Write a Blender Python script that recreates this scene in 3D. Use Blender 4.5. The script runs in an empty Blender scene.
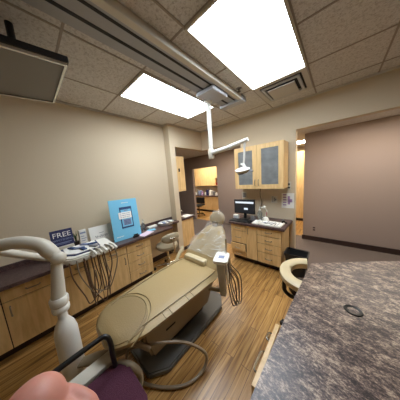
import bpy, bmesh, math, random
from mathutils import Vector, Matrix
random.seed(7)
PI = math.pi
S = bpy.context.scene
C = S.collection

# ---------------- camera ----------------
CAMZ = 1.62
def _cam():
    yaw, pit, rol, f = -0.7318, -0.14263, -0.07377, 154.68
    fw = Vector((math.sin(yaw)*math.cos(pit), math.cos(yaw)*math.cos(pit), math.sin(pit)))
    r = Vector((math.cos(yaw), -math.sin(yaw), 0)); u = r.cross(fw)
    r2 = r*math.cos(rol) + u*math.sin(rol); u2 = -r*math.sin(rol) + u*math.cos(rol)
    cd = bpy.data.cameras.new('camera'); o = bpy.data.objects.new('camera', cd); C.objects.link(o)
    cd.sensor_width = 36; cd.lens = 36*f/400; cd.clip_start = 0.02
    m = Matrix((r2, u2, -fw)).transposed().to_4x4(); m.translation = (0, 0, CAMZ)
    o.matrix_world = m
    S.camera = o
_cam()
# ---------------- world, exposure ----------------
w = bpy.data.worlds.new('world'); S.world = w; w.use_nodes = True
w.node_tree.nodes['Background'].inputs[0].default_value = (0.8, 0.85, 1, 1)
w.node_tree.nodes['Background'].inputs[1].default_value = 0.05
S.view_settings.view_transform = 'Standard'; S.view_settings.look = 'None'
S.view_settings.exposure = 0.0; S.view_settings.gamma = 1; S.view_settings.use_curve_mapping = False
PANEL = 17.5      # ceiling panels of the bay
HALLP = 30.0      # fill panels of hall and far room, mostly added out of view

# ---------------- materials ----------------
def lin(c):
    return tuple(((x/255)/12.92 if x/255 <= .04045 else (((x/255)+.055)/1.055)**2.4) for x in c) + (1,)
def mat(name, col, rough=.5, metal=0, bump=0, scale=40, var=0, **kw):
    m = bpy.data.materials.new(name); m.use_nodes = True; nt = m.node_tree; b = nt.nodes['Principled BSDF']
    b.inputs['Base Color'].default_value = lin(col); b.inputs['Roughness'].default_value = rough; b.inputs['Metallic'].default_value = metal
    for k, v in kw.items(): b.inputs[k.replace('_', ' ')].default_value = v
    if bump or var:
        tc = nt.nodes.new('ShaderNodeTexCoord'); n = nt.nodes.new('ShaderNodeTexNoise'); n.inputs['Scale'].default_value = scale; n.inputs['Detail'].default_value = 5
        nt.links.new(tc.outputs['Object'], n.inputs['Vector'])
        if bump:
            bp = nt.nodes.new('ShaderNodeBump'); bp.inputs['Strength'].default_value = bump; bp.inputs['Distance'].default_value = .01
            nt.links.new(n.outputs['Fac'], bp.inputs['Height']); nt.links.new(bp.outputs['Normal'], b.inputs['Normal'])
        if var:
            mx = ramp(nt, [(.3, tuple(max(0, x-var) for x in col)), (.7, tuple(min(255, x+var) for x in col))])
            nt.links.new(n.outputs['Fac'], mx.inputs[0]); nt.links.new(mx.outputs[0], b.inputs['Base Color'])
    return m
def ramp(nt, stops):
    r = nt.nodes.new('ShaderNodeValToRGB'); e = r.color_ramp.elements
    while len(e) < len(stops): e.new(.5)
    for k, (p, c) in enumerate(stops): e[k].position = p; e[k].color = lin(c)
    return r
def wood(name, cols, scale, rough=.4, rot=0):
    m = bpy.data.materials.new(name); m.use_nodes = True; nt = m.node_tree; b = nt.nodes['Principled BSDF']
    tc = nt.nodes.new('ShaderNodeTexCoord'); mp = nt.nodes.new('ShaderNodeMapping'); mp.inputs['Scale'].default_value = scale
    n = nt.nodes.new('ShaderNodeTexNoise'); n.inputs['Scale'].default_value = 3; n.inputs['Detail'].default_value = 6; n.inputs['Distortion'].default_value = .6
    nt.links.new(tc.outputs['Object'], mp.inputs[0]); nt.links.new(mp.outputs[0], n.inputs['Vector'])
    r = ramp(nt, cols); nt.links.new(n.outputs['Fac'], r.inputs[0]); nt.links.new(r.outputs[0], b.inputs['Base Color']); b.inputs['Roughness'].default_value = rough
    return m
def floor_wood():
    m = bpy.data.materials.new('plank_floor'); m.use_nodes = True; nt = m.node_tree; b = nt.nodes['Principled BSDF']; L = nt.links.new
    tc = nt.nodes.new('ShaderNodeTexCoord')
    mp = nt.nodes.new('ShaderNodeMapping'); mp.inputs['Rotation'].default_value = (0, 0, PI/2)
    br = nt.nodes.new('ShaderNodeTexBrick'); br.inputs['Scale'].default_value = 1; br.inputs['Brick Width'].default_value = 1.0; br.inputs['Row Height'].default_value = .08
    br.inputs['Mortar Size'].default_value = .0022; br.inputs['Color1'].default_value = (0, 0, 0, 1); br.inputs['Color2'].default_value = (1, 1, 1, 1); br.inputs['Mortar'].default_value = (.5, .5, .5, 1); br.offset = .37
    L(tc.outputs['Object'], mp.inputs[0]); L(mp.outputs[0], br.inputs['Vector'])
    m2 = nt.nodes.new('ShaderNodeMapping'); m2.inputs['Scale'].default_value = (34, 1.8, 1); L(tc.outputs['Object'], m2.inputs[0])
    ad = nt.nodes.new('ShaderNodeVectorMath'); ad.operation = 'ADD'; L(m2.outputs[0], ad.inputs[0])
    sc = nt.nodes.new('ShaderNodeVectorMath'); sc.operation = 'SCALE'; sc.inputs['Scale'].default_value = 9; L(br.outputs['Color'], sc.inputs[0]); L(sc.outputs[0], ad.inputs[1])
    n = nt.nodes.new('ShaderNodeTexNoise'); n.inputs['Scale'].default_value = 1.3; n.inputs['Detail'].default_value = 7; n.inputs['Distortion'].default_value = 1.2; L(ad.outputs[0], n.inputs['Vector'])
    r = ramp(nt, [(.28, (112, 76, 36)), (.44, (164, 122, 66)), (.58, (190, 148, 88)), (.76, (210, 172, 112))]); L(n.outputs['Fac'], r.inputs[0])
    mx = nt.nodes.new('ShaderNodeMix'); mx.data_type = 'RGBA'; mx.blend_type = 'MULTIPLY'; mx.inputs['Factor'].default_value = 1
    r2 = ramp(nt, [(0, (216, 212, 205)), (1, (255, 255, 255))]); L(br.outputs['Color'], r2.inputs[0])
    L(r.outputs[0], mx.inputs[6]); L(r2.outputs[0], mx.inputs[7])
    m3 = nt.nodes.new('ShaderNodeMix'); m3.data_type = 'RGBA'; L(br.outputs['Fac'], m3.inputs['Factor']); L(mx.outputs[2], m3.inputs[6]); m3.inputs[7].default_value = lin((84, 54, 26))
    L(m3.outputs[2], b.inputs['Base Color']); b.inputs['Roughness'].default_value = .32
    return m
def laminate(name, stops, sc):
    m = bpy.data.materials.new(name); m.use_nodes = True; nt = m.node_tree; b = nt.nodes['Principled BSDF']; L = nt.links.new
    tc = nt.nodes.new('ShaderNodeTexCoord'); mp = nt.nodes.new('ShaderNodeMapping'); mp.inputs['Rotation'].default_value = (0, 0, .6); mp.inputs['Scale'].default_value = (1, 1.7, 1)
    L(tc.outputs['Object'], mp.inputs[0])
    n = nt.nodes.new('ShaderNodeTexNoise'); n.inputs['Scale'].default_value = sc; n.inputs['Detail'].default_value = 9; n.inputs['Roughness'].default_value = .8; n.inputs['Distortion'].default_value = .35
    n2 = nt.nodes.new('ShaderNodeTexNoise'); n2.inputs['Scale'].default_value = sc*6; n2.inputs['Detail'].default_value = 4; n2.inputs['Roughness'].default_value = .8
    L(mp.outputs[0], n.inputs['Vector']); L(mp.outputs[0], n2.inputs['Vector'])
    mm = nt.nodes.new('ShaderNodeMath'); mm.operation = 'MULTIPLY_ADD'; mm.inputs[1].default_value = .55
    m4 = nt.nodes.new('ShaderNodeMath'); m4.operation = 'MULTIPLY'; m4.inputs[1].default_value = .45
    L(n2.outputs['Fac'], m4.inputs[0]); L(n.outputs['Fac'], mm.inputs[0]); L(m4.outputs[0], mm.inputs[2])
    r = ramp(nt, stops); L(mm.outputs[0], r.inputs[0]); L(r.outputs[0], b.inputs['Base Color']); b.inputs['Roughness'].default_value = .38
    return m
def ceiling_mat():
    m = bpy.data.materials.new('ceiling_tile'); m.use_nodes = True; nt = m.node_tree; b = nt.nodes['Principled BSDF']; L = nt.links.new
    tc = nt.nodes.new('ShaderNodeTexCoord'); n = nt.nodes.new('ShaderNodeTexNoise'); n.inputs['Scale'].default_value = 55; n.inputs['Detail'].default_value = 6; n.inputs['Roughness'].default_value = .75
    L(tc.outputs['Object'], n.inputs['Vector']); r = ramp(nt, [(.36, (180, 174, 166)), (.5, (216, 213, 208)), (.7, (226, 224, 219))]); L(n.outputs['Fac'], r.inputs[0]); L(r.outputs[0], b.inputs['Base Color'])
    bp = nt.nodes.new('ShaderNodeBump'); bp.inputs['Strength'].default_value = .6; bp.inputs['Distance'].default_value = .01; L(n.outputs['Fac'], bp.inputs['Height']); L(bp.outputs['Normal'], b.inputs['Normal'])
    b.inputs['Roughness'].default_value = .95
    return m
def emit(name, col, st):
    m = bpy.data.materials.new(name); m.use_nodes = True; b = m.node_tree.nodes['Principled BSDF']
    b.inputs['Base Color'].default_value = (.02, .02, .02, 1) if 'screen' in name else (.8, .8, .8, 1); b.inputs['Emission Color'].default_value = lin(col); b.inputs['Emission Strength'].default_value = st
    return m
M = dict(
    cream=mat('cream_wall', (206, 190, 162), .85, bump=.15, scale=90),
    mauve=mat('mauve_wall', (150, 134, 126), .85, bump=.1, scale=90),
    ceil=ceiling_mat(), grid=mat('tile_grid', (200, 195, 186), .6), tbar_shade=mat('tile_joint_shade', (160, 150, 138), .7),
    floor=floor_wood(), carpet=mat('hall_carpet', (98, 86, 80), .95, bump=.4, scale=160, var=14),
    maple=wood('maple', [(.3, (204, 168, 112)), (.6, (222, 188, 132)), (.8, (230, 199, 146))], (9, 9, 1.1)),
    maple_in=mat('maple_inside', (150, 114, 70), .6),
    kick=mat('toe_kick', (48, 30, 24), .6), base_dark=mat('dark_base', (46, 30, 26), .5),
    lam=laminate('speckled_laminate', [(.43, (38, 27, 25)), (.48, (82, 65, 60)), (.525, (124, 104, 92)), (.58, (188, 166, 144))], 15),
    lam2=laminate('brown_laminate', [(.36, (40, 26, 26)), (.5, (74, 54, 52)), (.62, (112, 92, 86))], 22),
    chrome=mat('chrome', (200, 198, 192), .25, 1), nickel=mat('nickel', (150, 140, 124), .4, 1),
    white=mat('white_plastic', (226, 224, 214), .4), offwhite=mat('off_white', (206, 200, 184), .45),
    alu=mat('brushed_aluminium', (184, 186, 190), .45, .2), alu_dark=mat('track_grey', (168, 170, 174), .6, 0), groove=mat('groove', (20, 20, 22), .7),
    black=mat('black_plastic', (14, 14, 15), .4), rubber=mat('black_rubber', (20, 20, 20), .6),
    vinyl=mat('tan_vinyl', (170, 147, 102), .42, bump=.12, scale=120), vinyl_dark=mat('tan_foot_cover', (146, 124, 84), .45, bump=.2, scale=120),
    pipe=mat('tan_piping', (142, 124, 84), .5), seam=mat('seam', (118, 102, 68), .6),
    shroud=mat('taupe_shell', (136, 124, 102), .45), plate=mat('grey_base', (92, 92, 90), .4),
    hose=mat('brown_hose', (92, 68, 52), .45), hose_g=mat('grey_hose', (132, 118, 98), .4),
    vinyl_cream=mat('cream_vinyl', (206, 190, 152), .4), vinyl_grey=mat('grey_vinyl', (160, 148, 122), .5),
    burg=mat('burgundy_fabric', (74, 30, 50), .9, bump=.5, scale=300, var=8), skin=mat('skin', (208, 142, 124), .5, bump=.05, scale=60, Subsurface_Weight=.15, Subsurface_Scale=.02),
    blue=mat('light_blue_card', (116, 190, 222), .5), navy=mat('navy', (38, 42, 84), .5), paper=mat('paper', (236, 234, 226), .7),
    dkblue=mat('dark_blue_print', (30, 60, 104), .6), pink=mat('pink_paper', (222, 202, 216), .7), grey=mat('mid_grey', (120, 120, 122), .5),
    ink=mat('blue_grey_ink', (128, 140, 170), .7), green=mat('leaf_green', (60, 84, 40), .6), purple=mat('purple_print', (170, 140, 180), .7),
    frost=mat('frosted_glass', (128, 131, 130), .3, bump=.2, scale=9, var=12, Alpha=.82),
    glass=mat('clear_bottle', (225, 235, 235), .08, Transmission_Weight=.9, IOR=1.4),
    film=mat('plastic_film', (238, 238, 232), .1, Alpha=.11, bump=.5, scale=26),
    crease_glint=mat('film_crease_glint', (244, 242, 232), .2, Alpha=.75),
    red=mat('red_plastic', (170, 40, 36), .4), screen=emit('screen_glow', (8, 16, 30), .3), screen_w=emit('screen_window', (235, 245, 255), 1.0),
    tube=emit('light_panel', (234, 244, 255), PANEL), hall_fill=emit('hall_fill_panel', (255, 244, 226), HALLP), tvface=mat('tv_screen', (120, 114, 104), .35),
    nail=mat('nail', (236, 186, 172), .3),
)
M['film'].surface_render_method = 'DITHERED' if hasattr(M['film'], 'surface_render_method') else M['film'].surface_render_method

# ---------------- mesh helpers ----------------
def V(*a): return Vector(a)
def box(bm, a, b, bev=0, seg=2, mtx=None):
    a, b = Vector(a), Vector(b)
    r = bmesh.ops.create_cube(bm, size=1); vs = r['verts']
    c = (a+b)/2; d = b-a
    for v in vs: v.co = Vector((v.co.x*abs(d.x), v.co.y*abs(d.y), v.co.z*abs(d.z))) + c
    if bev:
        es = list({e for v in vs for e in v.link_edges})
        q = bmesh.ops.bevel(bm, geom=es, offset=bev, segments=seg, affect='EDGES', profile=.5)
        vs = list({v for f in q['faces'] for v in f.verts} | {v for v in vs if v.is_valid})
        # gather the whole island
        seen = set(vs); st = list(vs)
        while st:
            v = st.pop()
            for e in v.link_edges:
                o = e.other_vert(v)
                if o not in seen: seen.add(o); st.append(o)
        vs = list(seen)
    if mtx:
        for v in vs: v.co = mtx @ v.co
    return bm
def smooth_path(pts, n=6):
    pts = [Vector(p) for p in pts]; out = []
    for i in range(len(pts)-1):
        p0 = pts[max(i-1, 0)]; p1 = pts[i]; p2 = pts[i+1]; p3 = pts[min(i+2, len(pts)-1)]
        for k in range(n):
            t = k/n
            out.append(.5*((2*p1)+(p2-p0)*t+(2*p0-5*p1+4*p2-p3)*t*t+(3*p1-p0-3*p2+p3)*t**3))
    out.append(pts[-1]); return out
def tube(bm, pts, rad, seg=8, smooth=0, flat=1.0, up=None):
    if smooth: pts = smooth_path(pts, smooth)
    pts = [Vector(p) for p in pts]; n = len(pts); rings = []
    N = None
    for i, p in enumerate(pts):
        t = (pts[min(i+1, n-1)]-pts[max(i-1, 0)]).normalized()
        if N is None:
            a = Vector(up) if up else (Vector((0, 0, 1)) if abs(t.z) < .9 else Vector((1, 0, 0)))
            N = (a-t*a.dot(t)).normalized()
        else: N = (N-t*N.dot(t)).normalized()
        Bn = t.cross(N); r = rad[i*(len(rad)-1)//max(1, n-1)] if isinstance(rad, (list, tuple)) else rad
        if isinstance(rad, (list, tuple)):
            x = i*(len(rad)-1)/max(1, n-1); k = min(int(x), len(rad)-2); r = rad[k]+(rad[k+1]-rad[k])*(x-k)
        rings.append([bm.verts.new(p+(N*math.cos(2*PI*j/seg)*flat+Bn*math.sin(2*PI*j/seg))*r) for j in range(seg)])
    for a, b in zip(rings, rings[1:]):
        for j in range(seg): bm.faces.new((a[j], a[(j+1) % seg], b[(j+1) % seg], b[j]))
    bm.faces.new(rings[0][::-1]); bm.faces.new(rings[-1])
    return bm
def lathe(bm, prof, c=(0, 0, 0), seg=20, sx=1, sy=1):
    rings = []
    for r, z in prof:
        rings.append([bm.verts.new((c[0]+r*sx*math.cos(2*PI*j/seg), c[1]+r*sy*math.sin(2*PI*j/seg), c[2]+z)) for j in range(seg)])
    for a, b in zip(rings, rings[1:]):
        for j in range(seg): bm.faces.new((a[j], a[(j+1) % seg], b[(j+1) % seg], b[j]))
    bm.faces.new(rings[0][::-1]); bm.faces.new(rings[-1]); return bm
def prism(bm, poly, z0, z1, bev=0):
    a = [bm.verts.new((x, y, z0)) for x, y in poly]; b = [bm.verts.new((x, y, z1)) for x, y in poly]; n = len(poly)
    bm.faces.new(a[::-1]); bm.faces.new(b)
    for j in range(n): bm.faces.new((a[j], a[(j+1) % n], b[(j+1) % n], b[j]))
    if bev: bmesh.ops.bevel(bm, geom=[e for e in bm.edges], offset=bev, segments=2, affect='EDGES')
    return bm
def grid_solid(bm, f, nu, nv):
    """closed pillow: f(u,v,side) for side 0 top / 1 bottom"""
    g = [[[bm.verts.new(f(i/nu, j/nv, s)) for j in range(nv+1)] for i in range(nu+1)] for s in (0, 1)]
    for i in range(nu):
        for j in range(nv):
            bm.faces.new((g[0][i][j], g[0][i+1][j], g[0][i+1][j+1], g[0][i][j+1]))
            bm.faces.new((g[1][i][j+1], g[1][i+1][j+1], g[1][i+1][j], g[1][i][j]))
    for i in range(nu):
        bm.faces.new((g[0][i+1][0], g[0][i][0], g[1][i][0], g[1][i+1][0])); bm.faces.new((g[0][i][nv], g[0][i+1][nv], g[1][i+1][nv], g[1][i][nv]))
    for j in range(nv):
        bm.faces.new((g[0][0][j], g[0][0][j+1], g[1][0][j+1], g[1][0][j])); bm.faces.new((g[0][nu][j+1], g[0][nu][j], g[1][nu][j], g[1][nu][j+1]))
    return bm
NB = bmesh.new
def obj(name, bm, m, parent=None, smooth=False, sub=0):
    bmesh.ops.recalc_face_normals(bm, faces=bm.faces[:])
    me = bpy.data.meshes.new(name); bm.to_mesh(me); bm.free(); me.materials.append(m if not isinstance(m, str) else M[m])
    if smooth:
        for p in me.polygons: p.use_smooth = True
        try: me.set_sharp_from_angle(angle=math.radians(45))
        except Exception: pass
    o = bpy.data.objects.new(name, me); C.objects.link(o)
    if parent: o.parent = parent
    if sub:
        s = o.modifiers.new('sub', 'SUBSURF'); s.levels = sub; s.render_levels = sub
    return o
def tag(o, label, cat, group=None, kind=None):
    o['label'] = label; o['category'] = cat
    if group: o['group'] = group
    if kind: o['kind'] = kind
    return o
def thing(name, label, cat, loc=(0, 0, 0), rz=0, group=None):
    o = bpy.data.objects.new(name, None); C.objects.link(o); o.location = loc; o.rotation_euler = (0, 0, rz); o.empty_display_size = .05
    return tag(o, label, cat, group)
def struct(name, bm, m, parent=None):
    o = obj(name, bm, m, parent)
    if not parent: o['kind'] = 'structure'
    return o
def bx(*boxes, bev=0):
    bm = NB()
    for a, b in boxes: box(bm, a, b, bev)
    return bm
def text_bm(s, size, ext=.001):
    cu = bpy.data.curves.new('t', 'FONT'); cu.body = s; cu.size = size; cu.extrude = ext; cu.align_x = 'CENTER'; cu.align_y = 'CENTER'; cu.resolution_u = 3
    o = bpy.data.objects.new('t', cu); C.objects.link(o); dg = bpy.context.evaluated_depsgraph_get(); dg.update()
    me = bpy.data.meshes.new_from_object(o.evaluated_get(dg)); bm = NB(); bm.from_mesh(me)
    bpy.data.objects.remove(o); bpy.data.curves.remove(cu); bpy.data.meshes.remove(me); return bm
def xf(bm, m):
    for v in bm.verts: v.co = m @ v.co
    return bm
def T(x, y, z): return Matrix.Translation((x, y, z))
def RX(a): return Matrix.Rotation(a, 4, 'X')
def RY(a): return Matrix.Rotation(a, 4, 'Y')
def RZ(a): return Matrix.Rotation(a, 4, 'Z')

# ---------------- room shell ----------------
CZ = 2.72; HB = 2.28; XL = -2.72; YS = 3.05
struct('floor', bx(((XL, -1.8, -.1), (-.40, 3.05, 0)), ((-.40, -1.8, -.1), (2.4, 2.35, 0)), ((XL-1.2, 2.17, -.1), (XL, 3.05, 0))), 'floor')
struct('floor_hall', bx(((-7, 3.05, -.1), (3.4, 4.40, 0)), ((-.40, 2.35, -.1), (3.4, 3.05, 0)), ((-7, 2.17, -.1), (XL-1.2, 3.05, 0))), 'carpet')
struct('floor_far_room', bx(((-7, 4.40, -.1), (3.4, 6.3, 0))), 'floor')
struct('ceiling', bx(((XL, -1.8, CZ), (2.4, YS, CZ+.1))), 'ceil')
struct('wall_left', bx(((XL-.12, -1.8, 0), (XL, 2.05, CZ))), 'cream')
struct('wall_left_return', bx(((-3.9, 2.05, 0), (-2.55, 2.18, CZ))), 'cream')
struct('trim_1', bx(((-2.67, 2.18, HB+.01), (-2.55, YS, CZ))), 'cream')
struct('trim_2', bx(((-2.67, YS, HB), (2.4, YS+.12, CZ))), 'cream')
struct('wall_back', bx(((-1.52, YS, 0), (-.54, YS+.12, HB))), 'cream')
struct('wall_right', bx(((2.4, -1.8, 0), (2.52, 2.35, CZ))), 'cream')
struct('wall_front', bx(((XL, -1.92, 0), (2.4, -1.8, CZ))), 'cream')
struct('ceiling_hall', bx(((-7, YS+.12, 2.40), (3.4, 6.3, 2.5)), ((-7, 2.18, 2.40), (-2.67, YS+.12, 2.5))), 'ceil')
bm = bx(((-7, 4.40, 0), (-4.25, 4.5, 2.4)), ((-4.25, 4.40, 1.97), (-3.1, 4.5, 2.4)), ((-3.1, 4.40, 0), (-1.45, 4.5, 2.4)))
struct('wall_hall_left', bm, 'mauve')
struct('wall_hall_right', bx(((-.575, 4.22, 0), (3.4, 4.34, 2.4))), 'mauve')
struct('wall_hall_end', bx(((3.4, 2.35, 0), (3.5, 6.3, 2.5)), ((2.4, 2.25, 0), (3.5, 2.35, 2.72)), ((-7.1, 2.05, 0), (-7, 6.3, 2.5)), ((-7, 2.05, 0), (-3.9, 2.18, 2.5))), 'mauve')
struct('wall_far', bx(((-7, 6.3, 0), (3.4, 6.4, 2.5))), 'cream')
struct('baseboard_hall', bx(((-.59, 4.20, 0), (3.4, 4.22, .10))), 'base_dark')
struct('baseboard_left', bx(((XL, -1.8, 0), (XL+.012, 2.05, .1))), 'base_dark')
# tile grid, bars coloured darker to paint the shadow lines at the joints
GX = [-1.495+.605*k for k in range(-2, 7)]; GY = [.345+.61*k for k in range(-3, 5)]
bm = NB()
for x in GX:
    if XL < x < 2.4: box(bm, (x-.008, -1.8, CZ-.004), (x+.008, YS, CZ+.02))
for y in GY: box(bm, (XL, y-.008, CZ-.0035), (2.4, y+.008, CZ+.02))
struct('trim_3', bm, 'tbar_shade')
bm = bx(((XL, -1.8, CZ-.022), (XL+.02, 2.05, CZ)), ((-2.55, YS-.02, CZ-.022), (2.4, YS, CZ)), ((-2.55, 2.05, CZ-.022), (-2.53, YS, CZ)), ((XL, 2.03, CZ-.022), (-2.55, 2.05, CZ)))
struct('trim_4', bm, 'grid')

# ---------------- ceiling fixtures ----------------
def panel(x0, x1, y0, y1, z, label, m='tube', group='fluorescent ceiling panels'):
    t = thing('ceiling_light', label, 'ceiling light', ((x0+x1)/2, (y0+y1)/2, z), 0, group)
    w, h = (x1-x0)/2, (y1-y0)/2; b = .018
    bm = bx(((-w, -h, -.022), (-w+b, h, 0)), ((w-b, -h, -.022), (w, h, 0)), ((-w+b, -h, -.022), (w-b, -h+b, 0)), ((-w+b, h-b, -.022), (w-b, h, 0)))
    obj('frame', bm, 'offwhite', t)
    obj('diffuser', bx(((-w+b, -h+b, -.012), (w-b, h-b, -.002))), m, t)
    return t
panel(-.89, -.29, .955, 2.175, CZ, 'large bright fluorescent ceiling panel, the nearer of the two, beside the air vent', group=None)
panel(-2.09, -1.495, .955, 2.175, CZ, 'bright fluorescent ceiling panel between the ceiling track and the plain cream wall', group=None)
panel(-2.8, -1.6, 3.2, 3.56, 2.4, 'added unseen fill panel in the hallway ceiling beyond the left opening', 'hall_fill')  # added light hidden behind the soffit to brighten the hallway
panel(-.1, 1.1, 3.2, 3.56, 2.4, 'added unseen fill panel in the hallway ceiling beyond the right opening', 'hall_fill')  # second added hallway light, also kept out of sight
panel(-5.2, -4.0, 4.9, 5.5, 2.4, 'added unseen fill panel in the far room over the counter seen through the doorway', 'hall_fill')  # unseen light added to brighten the far room
panel(-1.6, -.4, 4.9, 5.5, 2.4, 'ceiling panel in the far room behind the hallway wall gap', 'hall_fill')
# air vent
t = thing('air_vent', 'square stepped ceiling air vent beside the nearer light panel', 'air vent', (-.59, 2.48, CZ))
def ring(bm, a, b, z0, z1):
    box(bm, (-a, -a, z0), (-b, a, z1)); box(bm, (b, -a, z0), (a, a, z1)); box(bm, (-b, -a, z0), (b, -b, z1)); box(bm, (-b, b, z0), (b, a, z1))
bm = NB(); ring(bm, .292, .235, -.012, 0); obj('frame', bm, 'grid', t)
obj('throat', bx(((-.235, -.235, -.004), (.235, .235, 0))), 'groove', t)
bm = NB(); ring(bm, .215, .185, -.028, -.012); ring(bm, .20, .185, -.012, -.005); obj('louver', bm, 'alu', t)
bm = bx(((-.155, -.155, -.044), (.155, .155, -.034))); box(bm, (-.02, -.02, -.034), (.02, .02, -.004)); obj('center_plate', bm, 'grid', t)
t = thing('sprinkler', 'small dark sprinkler head on the ceiling beside the track end', 'sprinkler', (-1.0, 2.02, CZ))
obj('escutcheon', lathe(NB(), [(.03, -.006), (.035, -.001), (.035, 0)]), 'grey', t)
obj('head', lathe(NB(), [(.022, -.04), (.022, -.036), (.008, -.034), (.01, -.006)]), 'base_dark', t)
# ceiling track with carriage
t = thing('ceiling_track', 'long grey grooved ceiling track carrying the exam light', 'ceiling track', (-1.2, 0, CZ))
obj('rail_body', bx(((-.17, -1.6, -.045), (-.075, 2.18, 0)), ((-.057, -1.6, -.045), (.048, 2.18, 0)), ((.062, -1.6, -.045), (.10, 2.18, 0))), 'alu_dark', t)
obj('groove', bx(((-.08, -1.6, -.047), (-.052, 2.18, -.04)), ((.043, -1.6, -.047), (.067, 2.18, -.04)), ((-.186, -1.6, -.03), (-.17, 2.18, 0))), 'groove', t)  # flush black strips paint the shade inside the track grooves
obj('side_rail', bx(((.10, -1.6, -.06), (.155, 2.22, 0)), bev=.006), 'offwhite', t)
obj('end_cap', bx(((-.21, 2.18, -.075), (.17, 2.30, 0)), bev=.012), 'alu', t)
# exam light
t = thing('exam_light', 'white dental exam light hanging from the ceiling track', 'exam light', (-1.34, 1.8, 0))
obj('carriage', bx(((-.03, -.2, CZ-.10), (.23, .12, CZ-.052)), bev=.008), 'alu', t)
bm = NB(); lathe(bm, [(.05, CZ-.115), (.055, CZ-.10)]); lathe(bm, [(.027, 1.93), (.027, CZ-.1)]); obj('pole', bm, 'white', t, True)
bm = NB(); lathe(bm, [(.034, 1.87), (.042, 1.885), (.042, 1.985), (.034, 2.0)]); obj('elbow_joint', bm, 'offwhite', t, True)
bm = NB(); tube(bm, [(.0, 0, 1.945), (.28, 0, 1.975), (.54, 0, 2.02)], [.033, .03, .022], 12); obj('swing_arm', bm, 'white', t, True)
bm = NB(); tube(bm, [(.50, 0, 2.01), (.495, 0, 1.95), (.485, 0, 1.80), (.475, 0, 1.74)], .013, 8, 3); obj('drop_rod', bm, 'white', t, True)
bm = NB(); tube(bm, [(.475, 0, 1.76), (.50, -.01, 1.71), (.55, -.02, 1.67)], .012, 8, 3); tube(bm, [(.44, 0, 1.75), (.475, 0, 1.72), (.43, 0, 1.67)], .011, 8, 3); obj('yoke', bm, 'white', t, True)
bm = xf(lathe(NB(), [(.012, -.03), (.05, -.022), (.07, 0), (.074, .02), (.055, .03)], sx=1.25), T(.47, -.02, 1.665) @ RX(.35)); obj('lamp_head', bm, 'white', t, True)
bm = xf(lathe(NB(), [(.02, -.012), (.045, 0), (.045, .004)]), T(.46, -.035, 1.635) @ RX(.35)); obj('lens', bm, 'grey', t, True)
bm = NB(); tube(bm, [(.54, -.03, 1.67), (.61, -.05, 1.65)], .009, 8); obj('handle', bm, 'grey', t, True)
# hanging TV
t = thing('television', 'dark flat television hanging under the ceiling at the upper left corner', 'television', (-1.335, .30, 2.40))
mt = RX(math.radians(5))
bm = bx(((-.62, -.46, 0), (.03, 0.012, .035)), bev=.004); xf(bm, mt); obj('housing', bm, 'black', t)
bm = bx(((-.62, -.455, -.018), (-.6, .0, 0)), ((.008, -.455, -.018), (.022, 0, 0)), ((-.6, -.455, -.018), (.008, -.44, 0)), ((-.6, -.014, -.018), (.008, 0, 0))); xf(bm, mt); obj('bezel', bm, 'chrome', t)
bm = bx(((-.6, -.44, -.008), (.008, -.014, 0))); xf(bm, mt); obj('screen', bm, 'tvface', t)
bm = NB(); tube(bm, [(-.33, -.2, .03), (-.33, -.2, CZ-2.40)], .02, 10); obj('ceiling_mount', bm, 'black', t)

# ---------------- cabinets ----------------
def pull(bm, x, z, L, vert=False, y=0):
    h = L/2
    pts = [(x, y, z-h), (x, y-.028, z-h*.85), (x, y-.03, z), (x, y-.028, z+h*.85), (x, y, z+h)] if vert else [(x-h, y, z), (x-h*.85, y-.028, z), (x, y-.03, z), (x+h*.85, y-.028, z), (x+h, y, z)]
    tube(bm, pts, .0058, 6, 3)
def cabinet(name, label, loc, rz, W, D, z0, z1, cols, kick=True, group=None):
    """cols: list of (width, [(kind, h_fraction, open)]); local x along the front, front at y=0 facing -y"""
    t = thing(name, label, 'cabinet', loc, rz, group)
    obj('body', bx(((0, .02, z0), (W, D, z1))), 'maple', t)
    if kick: obj('toe_kick', bx(((.0, .075, 0), (W, D, z0))), 'kick', t)
    obj('gap_shade', bx(((.004, .014, z0+.004), (W-.004, .02, z1-.004))), 'kick', t)  # dark sheet behind the fronts stands for shade in their gaps
    x = 0
    for cw, rows in cols:
        z = z1
        for kind, h, op in rows:
            hh = h*(z1-z0); g = .004; y = -op
            a, b = (x+g, y, z-hh+g), (x+cw-g, .018+y, z-g)
            bm = bx((a, b), bev=.0025)
            if op: box(bm, (x+.02, y+.018, z-hh+.02), (x+cw-.02, .03, z-.03))
            d = obj('drawer' if kind == 'drawer' else 'door', bm, 'maple', t)
            hb = NB()
            if kind == 'drawer': pull(hb, x+cw/2, z-hh/2, .1, False, y)
            elif kind == 'doorR': pull(hb, x+cw-.045, z-.1, .1, True, y)
            elif kind == 'doorL': pull(hb, x+.045, z-.1, .1, True, y)
            obj('handle', hb, 'nickel', d, True)
            z -= hh
        x += cw
    return t
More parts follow.
